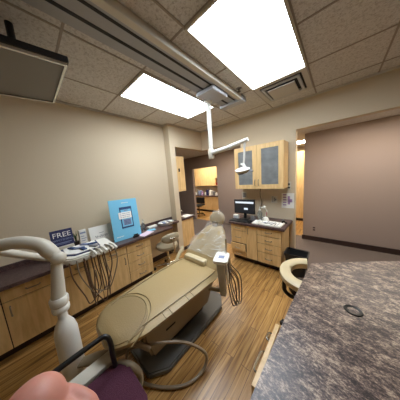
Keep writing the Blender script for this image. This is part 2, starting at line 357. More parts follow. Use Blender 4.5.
# left run along the plain wall
fx = -2.31
cabinet('base_cabinet', 'maple four-drawer base cabinet standing beside the open knee space', (fx, .86, 0), PI/2, .40, .40, .1, .72, [(.40, [('drawer', .25, 0)]*4)])
cabinet('base_cabinet', 'maple base cabinet with two doors under drawers, directly behind the hanging hoses', (fx, .12, 0), PI/2, .74, .40, .1, .72, [(.37, [('drawer', .22, 0), ('doorR', .78, 0)]), (.37, [('drawer', .22, 0), ('doorR', .78, 0)])])
cabinet('base_cabinet', 'maple base cabinet with two doors at the far left, partly behind the white post', (fx, -.74, 0), PI/2, .86, .40, .1, .72, [(.43, [('drawer', .22, 0), ('doorR', .78, 0)]), (.43, [('drawer', .22, 0), ('doorL', .78, 0)])])
t = thing('countertop', 'long dark speckled countertop along the plain cream wall', 'countertop', (-2.49, 0, .72))
obj('worktop', bx(((-.23, -.8, 0), (.225, 1.72, .04)), ((-.23, 1.72, 0), (.02, 2.045, .04)), bev=.006), 'lam2', t)
obj('backsplash', bx(((-.23, -.8, .04), (-.212, 2.045, .10))), 'lam2', t)
# back unit
bk = cabinet('base_cabinet', 'maple base cabinet of drawers and one narrow door under the computer monitor', (-1.5, 2.5, 0), 0, .88, .54, .1, .72,
        [(.30, [('drawer', .2, 0), ('drawer', .38, 0), ('drawer', .24, .03), ('drawer', .18, 0)]), (.2, [('doorL', 1, 0)]), (.38, [('drawer', .22, 0), ('drawer', .22, 0), ('drawer', .25, 0), ('drawer', .31, 0)])])
t = thing('countertop', 'dark speckled countertop holding the computer monitor', 'countertop', (-1.5, 2.47, .72))
obj('worktop', bx(((-.03, 0, 0), (.93, .575, .042)), bev=.006), 'lam2', t)
# upper glass cabinet
t = thing('wall_cabinet', 'maple wall cabinet with two frosted glass doors above the monitor', 'wall cabinet', (-1.5, 2.74, 1.35))
W, Hh = .855, .755
bm = bx(((0, .02, 0), (.018, .305, Hh)), ((W-.018, .02, 0), (W, .305, Hh)), ((.018, .02, 0), (W-.018, .305, .018)), ((.018, .02, Hh-.018), (W-.018, .305, Hh)), ((.018, .29, .018), (W-.018, .305, Hh-.018)))
obj('body', bm, 'maple', t)
obj('shelf', bx(((.018, .05, .26), (W-.018, .29, .275)), ((.018, .05, .50), (W-.018, .29, .515))), 'maple_in', t)
for k in (0, 1):
    x0 = k*W/2+.002; x1 = (k+1)*W/2-.002; s = .075
    d = obj('door', bx(((x0, 0, 0), (x0+s, .02, Hh)), ((x1-s, 0, 0), (x1, .02, Hh)), ((x0+s, 0, 0), (x1-s, .02, s)), ((x0+s, 0, Hh-s), (x1-s, .02, Hh))), 'maple', t)
    obj('glass_pane', bx(((x0+s, .007, s), (x1-s, .012, Hh-s))), 'frost', d)
    hb = NB(); pull(hb, x1-.03 if k == 0 else x0+.03, .11, .1, True, 0); obj('handle', hb, 'nickel', d, True)
# unit behind the return wall
t = thing('wall_cabinet', 'narrow end of a maple wall cabinet in the hallway behind the left wall return', 'wall cabinet', (-3.6, 2.19, 1.35))
obj('body', bx(((0, 0, 0), (1.0, .24, .76))), 'maple', t); obj('door', bx(((.002, .24, .002), (.5, .258, .758)), ((.504, .24, .002), (.998, .258, .758))), 'maple', t)
obj('wall_hook', bx(((1.0, .08, .43), (1.012, .11, .50))), 'black', t)
t = thing('base_cabinet', 'end of a maple base cabinet in the hallway behind the left wall return', 'cabinet', (-3.6, 2.19, 0))
obj('body', bx(((0, 0, .08), (1.03, .36, .70))), 'maple', t); obj('toe_kick', bx(((0, 0, 0), (1.02, .31, .08))), 'kick', t)
obj('door', bx(((.002, .36, .09), (.5, .378, .698)), ((.504, .36, .09), (1.028, .378, .698))), 'maple', t)
tag(obj('countertop', bx(((-3.6, 2.18, .70), (-2.55, 2.62, .74)), bev=.005), 'lam2'), 'short dark countertop end in the hallway, behind the left wall return', 'countertop')
t = thing('faucet', 'small chrome faucet on the hallway counter end', 'faucet', (-2.72, 2.27, .74))
bm = NB(); tube(bm, [(0, 0, 0), (0, 0, .12), (0, .03, .16), (0, .09, .15), (0, .11, .11)], .011, 8, 4); obj('spout', bm, 'chrome', t, True)
obj('base', lathe(NB(), [(.03, 0), (.03, .012), (.016, .02)]), 'chrome', t, True)
bm = bx(((-.11, -.13, 0), (.11, .13, .006)), bev=.002); xf(bm, T(-2.69, 2.46, .7405)); tag(obj('paper_sheet', bm, 'paper'), 'white paper lying on the hallway counter end', 'paper')

# ---------------- left counter items ----------------
CT = .76
def sign_frame(rz, tilt): return RZ(rz) @ RX(-tilt)
# FREE sign (faces +X): local x -> +Y , local z up, local -y faces +X
def leaning(name, label, cat, x, y, z, w, h, m, tilt=.25, th=.008, rz=PI/2):
    t = thing(name, label, cat, (x, y, z), rz)
    t.rotation_euler = (-tilt, 0, rz)
    obj('board', bx(((-w/2, 0, 0), (w/2, th, h)), bev=.001), m, t); return t
t = leaning('free_sign', 'navy table sign reading FREE in white letters', 'sign', -2.50, .215, CT+.155, .21, .20, 'navy', .2)
bm = text_bm('FREE', .085); xf(bm, T(0, -.001, .135) @ RX(PI/2)); obj('lettering', bm, 'paper', t)
bm = text_bm('WHITENING', .033); xf(bm, T(0.005, -.001, .075) @ RX(PI/2)); box(bm, (-.07, -.002, .035), (.08, 0, .043)); box(bm, (-.06, -.002, .022), (.06, 0, .027)); obj('small_print', bm, 'ink', t)
t2 = thing('sign_riser', 'low white acrylic riser under the navy sign', 'riser', (-2.53, .21, CT)); obj('block', bx(((-.05, -.1, 0), (.06, .1, .152)), bev=.004), 'offwhite', t2)
t = thing('brochure_holder', 'small white brochure holder standing between the navy sign and the white card', 'brochure holder', (-2.53, .42, CT))
bm = bx(((-.02, -.045, 0), (.03, .045, .012)), ((-.02, -.045, .012), (-.015, .045, .27)), ((.025, -.045, .012), (.03, .045, .12)), ((-.015, -.045, .012), (.025, -.042, .12)), ((-.015, .042, .012), (.025, .045, .12))); obj('holder', bm, 'offwhite', t)
obj('brochure', bx(((-.008, -.038, .012), (.018, .038, .29))), 'paper', t)
obj('print', bx(((.0182, -.03, .14), (.0190, .02, .148)), ((.0182, -.03, .17), (.0190, .03, .178)), ((.0182, -.03, .2), (.0190, .01, .208)), ((.0182, -.03, .24), (.0190, .03, .262))), 'ink', t)
t = thing('potted_plant', 'tiny dark potted plant beside the navy sign', 'plant', (-2.60, .35, CT))
obj('pot', lathe(NB(), [(.02, 0), (.03, .10), (.032, .14)]), 'base_dark', t, True)
bm = NB()
for k in range(9):
    a = k*2.4; tube(bm, [(0, 0, .13), (.01*math.cos(a), .01*math.sin(a), .20), (.03*math.cos(a), .03*math.sin(a), .22+.008*k)], [.006, .004, .001], 5, 2)
obj('leaves', bm, 'green', t)
t = leaning('thank_you_card', 'white sign card with a handwritten line, left of the blue poster', 'sign card', -2.55, .65, CT+.001, .29, .275, 'paper', .22)
bm = NB(); pts = []
for k in range(26): pts.append((-.085+.0068*k, -.002, .125+.022*math.sin(k*1.9)*(.6+.4*math.sin(k*.7))))
tube(bm, pts, .0022, 5, 3); box(bm, (-.03, -.0015, .17), (.03, 0, .176)); box(bm, (-.06, -.0015, .07), (.05, 0, .075)); obj('handwriting', bm, 'grey', t)
# blue poster
t = leaning('poster_board', 'light blue poster board with a phone drawing, propped on the counter', 'poster', -2.42, .965, CT+.001, .42, .62, 'blue', .14, .01)
t.rotation_euler = (-.14, .03, PI/2)
bm = bx(((-.075, -.003, .17), (.11, 0, .50)), bev=.0); obj('phone_outline', bm, 'dkblue', t)
obj('phone_screen', bx(((-.06, -.005, .195), (.095, -.003, .46))), 'blue', t)
d = obj('speech_bubble', bx(((-.1, -.009, .32), (.095, -.005, .42)), bev=.002), 'paper', t)
bm = NB()
for r in range(3): 
    for c in range(5): box(bm, (-.08+.032*c, -.0102, .395-.028*r), (-.058+.032*c+.006*(c % 2), -.009, .403-.028*r))
obj('bubble_text', bm, 'ink', t)
obj('phone_print', bx(((-.04, -.0065, .215), (.075, -.005, .31))), 'ink', t); obj('phone_heading', bx(((-.01, -.0065, .437), (.05, -.005, .452))), 'ink', t)
bm = NB(); 
for r in range(4): box(bm, (-.03, -.008, .225+.02*r), (.065, -.0065, .232+.02*r))
obj('phone_lines', bm, 'dkblue', t)
bm = NB()
for k in range(6): box(bm, (-.17+.018*k, -.0012, .05+.004*(k % 2)), (-.158+.018*k, 0, .064)); box(bm, (-.03+.018*k, -.0012, .56), (-.02+.018*k, 0, .572))
obj('logo_print', bm, 'paper', t)
t = thing('poster_clip', 'black easel clip at the foot of the blue poster', 'clip', (-2.385, 1.06, CT)); obj('clip', bx(((0, -.05, 0), (.03, .05, .03)), ((.0, -.035, .03), (.008, .035, .05)), bev=.003), 'black', t)
bm = bx(((-.07, -.12, 0), (.07, .12, .008))); xf(bm, T(-2.36, 1.22, CT+.001) @ RZ(.35)); tag(obj('magazine', bm, 'pink'), 'pale pink leaflet lying on the counter before the blue poster', 'leaflet')
bm = bx(((-.05, -.07, 0), (.05, .07, .004))); xf(bm, T(-2.46, 1.38, CT+.001) @ RZ(-.2)); tag(obj('note_pad', bm, 'blue'), 'small blue and white pad on the counter right of the poster', 'note pad')
def bottle(loc, label, s=1, m='glass'):
    t = thing('pump_bottle', label, 'bottle', loc)
    obj('bottle_body', lathe(NB(), [(.024*s, 0), (.028*s, .01), (.028*s, .09*s), (.012*s, .115*s), (.012*s, .12*s)]), m, t, True)
    bm = lathe(NB(), [(.013*s, .118*s), (.013*s, .135*s), (.005*s, .136*s), (.005*s, .165*s)]); tube(bm, [(0, 0, .165*s), (.04*s, 0, .16*s)], .006*s, 6); obj('pump', bm, 'white', t, True); return t
bottle((-2.58, 1.30, CT), 'clear pump bottle on the counter just right of the blue poster', 1.2)
bm = bx(((-2.62, 1.38, CT), (-2.54, 1.56, CT+.035)), bev=.004); tag(obj('small_box', bm, 'white'), 'low white box on the counter between bottle and oval tray', 'box')
t = thing('oval_tray', 'silver oval tray of wrapped packets near the counter end', 'tray', (-2.50, 1.74, CT))
obj('tray_body', lathe(NB(), [(.10, 0), (.12, .005), (.14, .05), (.147, .052), (.13, .046), (.11, .012), (.02, .01)], sx=.85, sy=1.15), 'alu', t, True)
for k in range(5):
    bm = bx(((-.05, -.022, 0), (.05, .022, .022)), bev=.006); xf(bm, T(-2.50+random.uniform(-.02, .02), 1.74-.11+.055*k, CT+.028+.006*(k % 2)) @ RZ(random.uniform(-.4, .4)))
    tag(obj('wrapped_packet', bm, ['paper', 'ink', 'paper', 'grey', 'paper'][k]), ['white packet at the near end of the oval silver tray', 'blue-grey packet lying in the oval silver tray', 'white packet in the middle of the oval silver tray', 'grey packet lying in the oval silver tray', 'white packet at the far end of the oval silver tray'][k], 'packet')

# ---------------- back counter items ----------------
t = thing('computer_monitor', 'black computer monitor showing a login window on the back counter', 'monitor', (-1.33, 2.76, .762), .05)
obj('base', bx(((-.085, -.08, 0), (.085, .09, .014)), bev=.006), 'black', t)
obj('stand', bx(((-.025, .0, .014), (.025, .03, .20)), bev=.004), 'black', t)
obj('housing', bx(((-.205, -.03, .11), (.205, .0, .385)), bev=.006), 'black', t)
obj('screen', bx(((-.19, -.034, .125), (.19, -.031, .372))), 'screen', t)
obj('screen_window', bx(((-.175, -.0365, .31), (.185, -.0345, .345)), ((.0, -.0365, .19), (.075, -.0345, .225))), 'screen_w', t)
t = thing('keyboard', 'black computer keyboard in front of the monitor', 'keyboard', (-1.33, 2.57, .762), -.02)
obj('keyboard_tray', bx(((-.2, -.075, 0), (.2, .075, .02)), bev=.004), 'black', t)
bm = NB()
for r in range(5):
    for c in range(14): box(bm, (-.185+.0265*c, -.06+.024*r, .02), (-.163+.0265*c, -.04+.024*r, .027))
o = obj('keys', bm, 'rubber', t)
t = thing('dental_curing_unit', 'white device with silver front under the monitor screen', 'device', (-1.475, 2.69, .762)); obj('case', bx(((-.06, -.03, 0), (.05, .03, .09)), bev=.012), 'white', t); obj('front_panel', bx(((-.045, -.032, .02), (.035, -.03, .07))), 'alu', t)
t = thing('mug', 'grey mug beside the monitor base', 'mug', (-1.165, 2.71, .762)); obj('cup', lathe(NB(), [(.03, 0), (.034, .01), (.036, .085), (.031, .085), (.028, .012)]), 'grey', t, True)
bm = NB(); tube(bm, [(.034, 0, .07), (.058, 0, .06), (.058, 0, .03), (.034, 0, .02)], .005, 6, 3); obj('handle', bm, 'grey', t, True)
bottle((-1.07, 2.84, .762), 'tall clear pump bottle right of the black monitor', 1.45)
t = thing('model_stand', 'white jointed stand with a small head beside the pump bottle', 'stand', (-.955, 2.80, .762))
obj('foot', lathe(NB(), [(.06, 0), (.06, .03), (.035, .06), (.02, .065)]), 'white', t, True)
bm = NB(); tube(bm, [(0, 0, .06), (.015, 0, .14), (.03, 0, .18), (0, -.02, .24)], .01, 8, 3); obj('arm', bm, 'white', t, True)
obj('head', xf(lathe(NB(), [(.01, -.03), (.028, -.01), (.028, .015), (.01, .03)]), T(-.01, -.03, .25)), 'white', t, True)
bm = NB(); tube(bm, [(.015, -.015, .10), (.03, -.03, .13), (.03, -.02, .17)], .007, 6, 3); obj('grip', bm, 'red', t, True)
t = thing('instrument_tray', 'white paper-lined tray spread with instruments at the counter right end', 'tray', (-.80, 2.64, .762), -.04)
obj('tray_body', bx(((-.17, -.12, 0), (.17, .12, .008)), ((-.17, -.12, .008), (.17, -.112, .018)), ((-.17, .112, .008), (.17, .12, .018)), ((-.17, -.112, .008), (-.162, .112, .018)), ((.162, -.112, .008), (.17, .112, .018))), 'white', t)
obj('liner', bx(((-.16, -.11, .008), (.16, .11, .0095))), 'paper', t)
for k in range(7):
    x = -.92+.038*k; bm = NB(); a = random.uniform(-.5, .5)
    tube(bm, [(-.03, -.06, 0), (0, 0, .002), (.02, .05, .004)], .005, 6, 3); xf(bm, T(x, 2.64+random.uniform(-.03, .03), .778) @ RZ(a))
    tag(obj('dental_instrument', bm, ['alu', 'dkblue', 'grey'][k % 3], smooth=True), 'slim %s dental instrument lying on the paper-lined tray' % ['silvery', 'dark blue', 'mid grey'][k % 3], 'instrument', '%s dental instruments on the lined tray' % ['silvery', 'dark blue', 'mid grey'][k % 3])
t = thing('tape_dispenser', 'small black tape dispenser at the right end of the paper-lined tray', 'tape dispenser', (-.645, 2.77, .762), .5)
bm = NB(); prism(bm, [(-.04, 0), (.045, 0), (.045, .02), (.02, .03), (.0, .055), (-.03, .05)], -.015, .015); xf(bm, RX(PI/2)); obj('dispenser_body', bm, 'black', t); obj('tape_roll', xf(lathe(NB(), [(.02, -.009), (.02, .009)]), T(-.012, 0, .048) @ RX(PI/2)), 'grey', t, True)
bm = bx(((-.06, -.1, 0), (.05, .1, .03)), bev=.01); xf(bm, T(-1.03, 2.60, .762)); tag(obj('wipes_pouch', bm, 'paper'), 'white soft pouch lying left of the instruments', 'pouch')
# wall papers behind counter (face -Y)
def wallpaper(label, x0, x1, z0, z1, m='paper', pr='purple', y=YS):
    t = thing('wall_notice', label, 'notice', ((x0+x1)/2, y, (z0+z1)/2)); w, h = (x1-x0)/2, (z1-z0)/2
    obj('sheet', bx(((-w, -.003, -h), (w, 0, h))), m, t); bm = NB()
    for k in range(5): box(bm, (-w*.75, -.004, h*.7-k*h*.34), (-w*.2, -.003, h*.85-k*h*.34))
    box(bm, (0, -.004, -h*.5), (w*.35, -.003, h*.6)); box(bm, (w*.2, -.004, -h*.2), (w*.7, -.003, h*.2)); obj('print', bm, pr, t)
wallpaper('white notice with purple print taped to the wall above the counter end', -.75, -.55, .97, 1.24)
wallpaper('faint grey notice on the wall left of the purple one', -.93, -.82, 1.05, 1.18, 'offwhite', 'grey')
t = thing('wall_outlet', 'white double wall outlet above the monitor', 'outlet', (-1.47, YS, 1.19)); obj('plate', bx(((-.05, -.008, -.06), (.06, 0, .06)), bev=.003), 'offwhite', t); obj('socket', bx(((-.03, -.011, -.035), (.035, -.008, -.008)), ((-.03, -.011, .01), (.035, -.008, .036))), 'grey', t)
bm = NB(); tube(bm, [(-1.12, YS-.01, 1.35), (-1.13, YS-.02, 1.2), (-1.10, YS-.012, 1.05), (-1.14, YS-.02, .9), (-1.13, YS-.04, .775)], .006, 6, 4); tag(obj('power_cord', bm, 'black', smooth=True), 'black cord hanging down the wall behind the monitor', 'cord')
t = thing('wall_switch', 'pair of small dark switches beside the wall cabinet right side', 'switch', (-.63, YS, 1.36)); obj('plate', bx(((-.03, -.01, -.06), (.03, 0, .08)), bev=.003), 'offwhite', t); obj('toggle', bx(((-.015, -.016, -.035), (.015, -.01, -.012)), ((-.015, -.016, .025), (.015, -.01, .05))), 'black', t)
t = thing('wall_outlet', 'beige wall outlet low on the hallway wall at right', 'outlet', (-.36, 4.22, .28)); obj('plate', bx(((-.045, -.008, -.07), (.045, 0, .07)), bev=.003), 'mauve', t); obj('socket', bx(((-.02, -.011, -.04), (.02, -.008, -.012)), ((-.02, -.011, .012), (.02, -.008, .04))), 'kick', t)
# trash bin
t = thing('trash_bin', 'black trash bin with liner beside the maple base cabinet', 'trash bin', (-.43, 2.62, 0))
def rrect(w, d, r, n=5):
    p = []
    for cx, cy, a0 in ((w-r, d-r, 0), (-w+r, d-r, PI/2), (-w+r, -d+r, PI), (w-r, -d+r, 1.5*PI)):
        for k in range(n+1): a = a0+PI/2*k/n; p.append((cx+r*math.cos(a), cy+r*math.sin(a)))
    return p
def loft(bm, rings, cap0=True, cap1=True):
    vs = [[bm.verts.new(p) for p in r] for r in rings]; n = len(vs[0])
    for a, b in zip(vs, vs[1:]):
        for j in range(n): bm.faces.new((a[j], a[(j+1) % n], b[(j+1) % n], b[j]))
    if cap0: bm.faces.new(vs[0][::-1])
    if cap1: bm.faces.new(vs[-1])
    return bm
def rr(w, d, r, z, n=5): return [(x, y, z) for x, y in rrect(w, d, r, n)]
obj('bin_body', loft(NB(), [rr(.11, .09, .03, 0), rr(.15, .12, .035, .36), rr(.142, .112, .033, .36), rr(.105, .085, .03, .02)]), 'black', t, True)
obj('liner', loft(NB(), [rr(.154, .124, .036, .33), rr(.157, .127, .036, .375), rr(.14, .11, .033, .372), rr(.12, .09, .03, .26), rr(.06, .05, .02, .2)], False), 'rubber', t, True)

# ---------------- far room ----------------
t = thing('wall_cabinet', 'maple wall cabinet far away above the clutter, seen through the doorway', 'wall cabinet', (-5.6, 5.95, 1.2))
obj('body', bx(((0, .02, 0), (1.28, .34, .95))), 'maple', t)
for k in range(3):
    d = obj('door', bx(((.43*k+.003, 0, .003), (.43*k+.424, .018, .947))), 'maple', t)
t = thing('wall_cabinet', 'far maple wall cabinet with an open shelf below, right of the doorway view', 'wall cabinet', (-4.32, 5.95, 1.2))
obj('body', bx(((0, .02, .36), (1.2, .34, .95)), ((0, .02, 0), (.02, .34, .36)), ((1.18, .02, 0), (1.2, .34, .36)), ((.02, .02, 0), (1.18, .34, .02)), ((.02, .32, .02), (1.18, .34, .36))), 'maple', t)
obj('door', bx(((.003, 0, .363), (.6, .018, .947))), 'maple', t); obj('door', bx(((.605, 0, .363), (1.197, .018, .947))), 'maple', t)
for k in range(5):
    x = -4.25+.13*k; h = .12+.05*(k % 3)
    bm = NB(); lathe(bm, [(.045, 0), (.045, h*.8), (.02, h*.9), (.02, h)], (x, 6.08, 1.22)) if k % 2 else box(bm, (x-.05, 6.0, 1.22), (x+.05, 6.14, 1.22+h))
    tag(obj('supply_bottle' if k % 2 else 'supply_box', bm, ['red', 'paper', 'navy', 'white', 'black'][k]), ['red box on the far open shelf', 'pale bottle on the far open shelf', 'dark blue box on the far open shelf', 'white bottle at the right of the far open shelf', 'black box at the right of the far open shelf'][k], 'bottle' if k % 2 else 'box')
t = thing('base_cabinet', 'long maple base cabinet in the far room seen through the doorway', 'cabinet', (-5.8, 5.55, 0))
obj('body', bx(((0, .02, .1), (2.8, .73, .73))), 'maple', t); obj('toe_kick', bx(((0, .08, 0), (2.8, .7, .1))), 'kick', t)
for k in range(7):
    d = obj('door', bx(((.4*k+.003, 0, .103), (.4*k+.397, .018, .727))), 'maple', t)
tag(obj('countertop', bx(((-5.8, 5.52, .73), (-3.0, 6.29, .77))), 'lam2'), 'dark countertop in the far room under the clutter', 'countertop')
cl = [('white box', 'paper'), ('clear jar', 'glass'), ('blue box', 'ink'), ('purple jar', 'purple'), ('white jar', 'white'), ('dark box', 'navy'), ('white tub', 'paper'), ('grey jar', 'grey'), ('white carton', 'white'), ('lilac jar', 'pink')]
for k, (nm, mm) in enumerate(cl):
    x = -5.45+.17*k; h = .12+.05*((k*3) % 4); bm = NB()
    if 'j' in nm[-3:]: lathe(bm, [(.05, 0), (.055, .01), (.055, h), (.04, h+.01)], (x, 5.72+.05*(k % 3), .77))
    else: box(bm, (x-.06, 5.66, .77), (x+.06, 5.84, .77+h), .006)
    tag(obj('supply_jar' if 'jar' in nm else 'supply_box', bm, mm), nm + ' among the clutter on the far counter', 'jar' if 'jar' in nm else 'box')
t = thing('office_chair', 'black office chair in the far doorway', 'chair', (-4.45, 4.85, 0), .3)
obj('seat', bx(((-.22, -.22, .42), (.22, .22, .49)), bev=.03), 'black', t); obj('backrest', bx(((-.20, .18, .5), (.20, .25, .78)), bev=.03), 'black', t)
bm = NB(); tube(bm, [(0, 0, .06), (0, 0, .42)], .025, 8); tube(bm, [(0, .1, .44), (0, .26, .46), (0, .25, .62)], .018, 8, 3); obj('post', bm, 'black', t)
for k in range(5):
    a = k*2*PI/5; bm = NB(); tube(bm, [(0, 0, .1), (.25*math.cos(a), .25*math.sin(a), .06)], .018, 6); lg = obj('leg', bm, 'black', t)
    obj('caster', xf(lathe(NB(), [(.025, -.015), (.025, .015)], seg=10), T(.25*math.cos(a), .25*math.sin(a), .025) @ RX(PI/2)), 'rubber', lg)
# wood cabinet visible in the gap
t = thing('tall_cabinet', 'maple tall cabinet glimpsed in the gap left of the hallway wall', 'cabinet', (-1.35, 5.7, 0))
obj('body', bx(((0, .02, .1), (1.1, .55, 2.2))), 'maple', t); obj('toe_kick', bx(((0, .08, 0), (1.1, .5, .1))), 'kick', t)
obj('door', bx(((.003, 0, .103), (.547, .018, 2.197))), 'maple', t); obj('door', bx(((.553, 0, .103), (1.097, .018, 2.197))), 'maple', t)

# ---------------- dental chair ----------------
CX = -1.27
t = thing('dental_chair', 'tan vinyl dental chair reclined over a taupe base', 'dental chair', (CX, .75, 0))
def L(x, y, z): return (x-CX, y-.75, z)
HW = [(.20, .11), (.225, .175), (.26, .215), (.32, .25), (.42, .28), (.60, .30), (.90, .32), (1.20, .33), (1.34, .31), (1.42, .27)]
def hw(y):
    for (a, b), (c, d) in zip(HW, HW[1:]):
        if y <= c: return b+(d-b)*(y-a)/(c-a)
    return HW[-1][1]
def ztop(y): return .552+.02*math.sin((y-.13)/1.29*PI)
def seat_f(u, v, s):
    y = .20+1.22*(u**1.15); w = hw(y); k = 2*v-1
    x = math.copysign(abs(k)**.85, k)*w
    e = max(abs(k), 0); ed = min(1, (y-.20)/.06)
    zt = ztop(y) - .03*e**5 - .02*(1-ed)
    zb = ztop(y) - .10 + .035*e**4
    yy = y
    return L(CX+x*(1 if s == 0 else .94), yy, zt if s == 0 else zb)
bm = NB(); grid_solid(bm, seat_f, 30, 16); obj('seat_cushion', bm, 'vinyl', t, True)
# foot cover (darker oval pad) and its piping
def foot_f(u, v, s):
    a = u; y = .207+.34*a; k = 2*v-1; w = hw(y)*.93*math.sqrt(max(0, 1-(max(0, a-.35)/.65)**2)) if a < 1 else 0
    w = max(w, .004); z = ztop(y)+.006-.03*(abs(k)*w/hw(y))**5-.018*max(0, 1-(y-.20)/.06)
    return L(CX+k*w, y, z if s == 0 else z-.012)
bm = NB(); grid_solid(bm, foot_f, 18, 12); obj('foot_cover', bm, 'vinyl_dark', t, True)
bm = NB()
for off, r in ((0, .007), (.035, .004)):
    pts = []
    for k in range(0, 25):
        a = PI*k/24; y = .31+(.24+off)*math.sin(a); x = (.235+off*.9)*math.cos(a); y = max(y, .26)
        pts.append(L(CX+x, y, ztop(y)-.03*(abs(x)/hw(y))**5+.004))
    tube(bm, pts, r, 6)
obj('piping', bm, 'pipe', t, True)
bm = NB()
for sx in (-1,):
    tube(bm, [L(CX+sx*(hw(y)-.07), y, ztop(y)+.000) for y in [.35+.08*k for k in range(13)]], .0035, 5)
for sx in (1,):
    tube(bm, [L(CX+sx*(hw(y)-.055), y, ztop(y)-.002) for y in [.42+.08*k for k in range(12)]], .0035, 5)
for y in (.58, .64, .82, .88):
    tube(bm, [L(CX+hw(y)*q, y, ztop(y)-.03*q**5+.001) for q in (.82, .9, .96, 1.0)], .003, 5)
obj('stitching', bm, 'seam', t, True)
# backrest
dirb = Vector((0, .70, .714)); nb = Vector((0, -.714, .70)); o0 = Vector((CX, 1.32, .50))
BW = [(0, .30), (.12, .305), (.26, .29), (.38, .245), (.48, .185), (.56, .135), (.61, .07)]
def bw(s_):
    for (a, b), (c, d) in zip(BW, BW[1:]):
        if s_ <= c: return b+(d-b)*(s_-a)/(c-a)
    return BW[-1][1]
def back_f(u, v, s):
    q = .61*u; k = 2*v-1; w = bw(q)
    h = (.05+.012*abs(k)**2-.04*abs(k)**6) if s == 0 else (-.05+.04*abs(k)**4)
    h *= min(1, .35+(1-u)*6)
    p = o0+dirb*q+nb*h+Vector((k*w, 0, 0)); return L(*p)
bm = NB(); grid_solid(bm, back_f, 16, 16); obj('backrest', bm, 'vinyl', t, True)
hc = Vector((CX, 1.745, 1.02))
def head_f(th, ph): pass
bm = NB(); bmesh.ops.create_icosphere(bm, subdivisions=3, radius=1)
for v in bm.verts:
    c = v.co.copy(); p = hc+Vector((c.x*.125, 0, 0))+Vector((0, .35, .94))*c.y*.115+Vector((0, -.94, .35))*c.z*.055
    if c.z > 0: p -= Vector((0, -.94, .35))*.03*(1-c.x*c.x)*(1-c.y*c.y)
    v.co = L(*p)
hd = obj('headrest', bm, 'vinyl_dark', t, True)
bm = NB(); box(bm, L(CX-.04, 1.68, .82), L(CX+.04, 1.71, 1.0), .005); obj('headrest_bar', bm, 'chrome', hd)
# lumbar roll and armrest
bm = bx((L(-1.51, 1.27, .545), L(-1.16, 1.36, .625)), bev=.025); obj('lumbar_pad', bm, 'vinyl_cream', t, True)
bm = NB(); tube(bm, [L(-1.63, 1.22, .50), L(-1.635, 1.30, .58), L(-1.63, 1.38, .66)], [.022, .028, .024], 10, 3, flat=.7); obj('armrest', bm, 'vinyl_cream', t, True)
# base
bm = NB()
loft(bm, [[L(CX+x, y, z) for x, y, z in r] for r in (
    [(-.12, .50, .13), (.16, .50, .13), (.16, 1.25, .13), (-.12, 1.25, .13)],
    [(-.20, .42, .40), (.22, .42, .40), (.24, 1.30, .44), (-.20, 1.30, .44)],
    [(-.20, .42, .47), (.22, .42, .47), (.24, 1.30, .49), (-.20, 1.30, .49)])])
bmesh.ops.bevel(bm, geom=bm.edges[:], offset=.02, segments=3, affect='EDGES'); sh = obj('base_shell', bm, 'shroud', t, True)
bm = NB(); box(bm, L(CX+.195, .62, .33), L(CX+.215, .72, .345), .003); obj('shell_slot', bm, 'groove', sh)
bm = NB(); prism(bm, [(x, y) for x, y in [(-.22, -.32), (.17, -.32), (.27, -.18), (.27, .62), (.15, .78), (-.22, .78)]], 0, .055, .012); obj('floor_plate', bm, 'plate', t, True)
obj('lift_column', bx((L(CX-.12, .75, .05), L(CX+.12, 1.2, .2)), bev=.02), 'black', t)
bm = NB(); tube(bm, [L(-1.12, .36, .42), L(-1.06, .40, .40), L(-1.02, .44, .36)], .018, 8); obj('release_lever', bm, 'hose_g', t, True)
# plastic cover over the upper back
def film_f(u, v, s):
    q = .15+.44*u; k = 2*v-1; w = max(.135, bw(q))*1.04+.008
    h = .072+.012*math.sin(9*v+5*u)+.010*math.sin(17*v-11*u)-.035*abs(k)**4
    if u > .75: h += (u-.75)*.10
    p = o0+dirb*q+nb*(h-(.004 if s else 0))+Vector((k*w, 0, 0)); return tuple(p)
t = thing('plastic_cover', 'clear plastic cover draped over the dental chair headrest and shoulders', 'plastic cover', (CX, 1.6, .9))
bm = NB(); grid_solid(bm, film_f, 20, 24)
bm2 = NB(); bmesh.ops.create_icosphere(bm2, subdivisions=3, radius=1)
for v in bm.verts: v.co -= Vector((CX, 1.6, .9))
obj('sheet', bm, 'film', t, True)
for v in bm2.verts:
    c = v.co.copy(); n_ = 1+.05*math.sin(c.x*9+c.y*7); v.co = hc+Vector((c.x*.142*n_, 0, 0))+Vector((0, .35, .94))*c.y*.13*n_+Vector((0, -.94, .35))*c.z*.07-Vector((CX, 1.6, .9))
obj('hood', bm2, 'film', t, True)
bm = NB()
def fp(u, v): return Vector(film_f(u, v, 0))+nb*.003-Vector((CX, 1.6, .9))
rc = random.Random(5)
for k in range(26):
    a = (rc.uniform(0, .75), rc.uniform(.05, .95)); an = rc.uniform(-.5, 1.3); l = rc.uniform(.08, .3)
    q = [a]+[(min(1, max(0, a[0]+l*m_*math.sin(an)+rc.uniform(-.02, .02))), min(.97, max(.03, a[1]+l*m_*math.cos(an)+rc.uniform(-.03, .03)))) for m_ in (.5, 1)]
    rr_ = rc.uniform(.0025, .006); tube(bm, smooth_path([fp(*x) for x in q], 5), [rr_*.2, rr_, rr_*.2], 5, flat=.5)
obj('crease_glints', bm, 'crease_glint', t, True)['kind'] = 'stuff'  # white ridges along the folds paint the film's glints

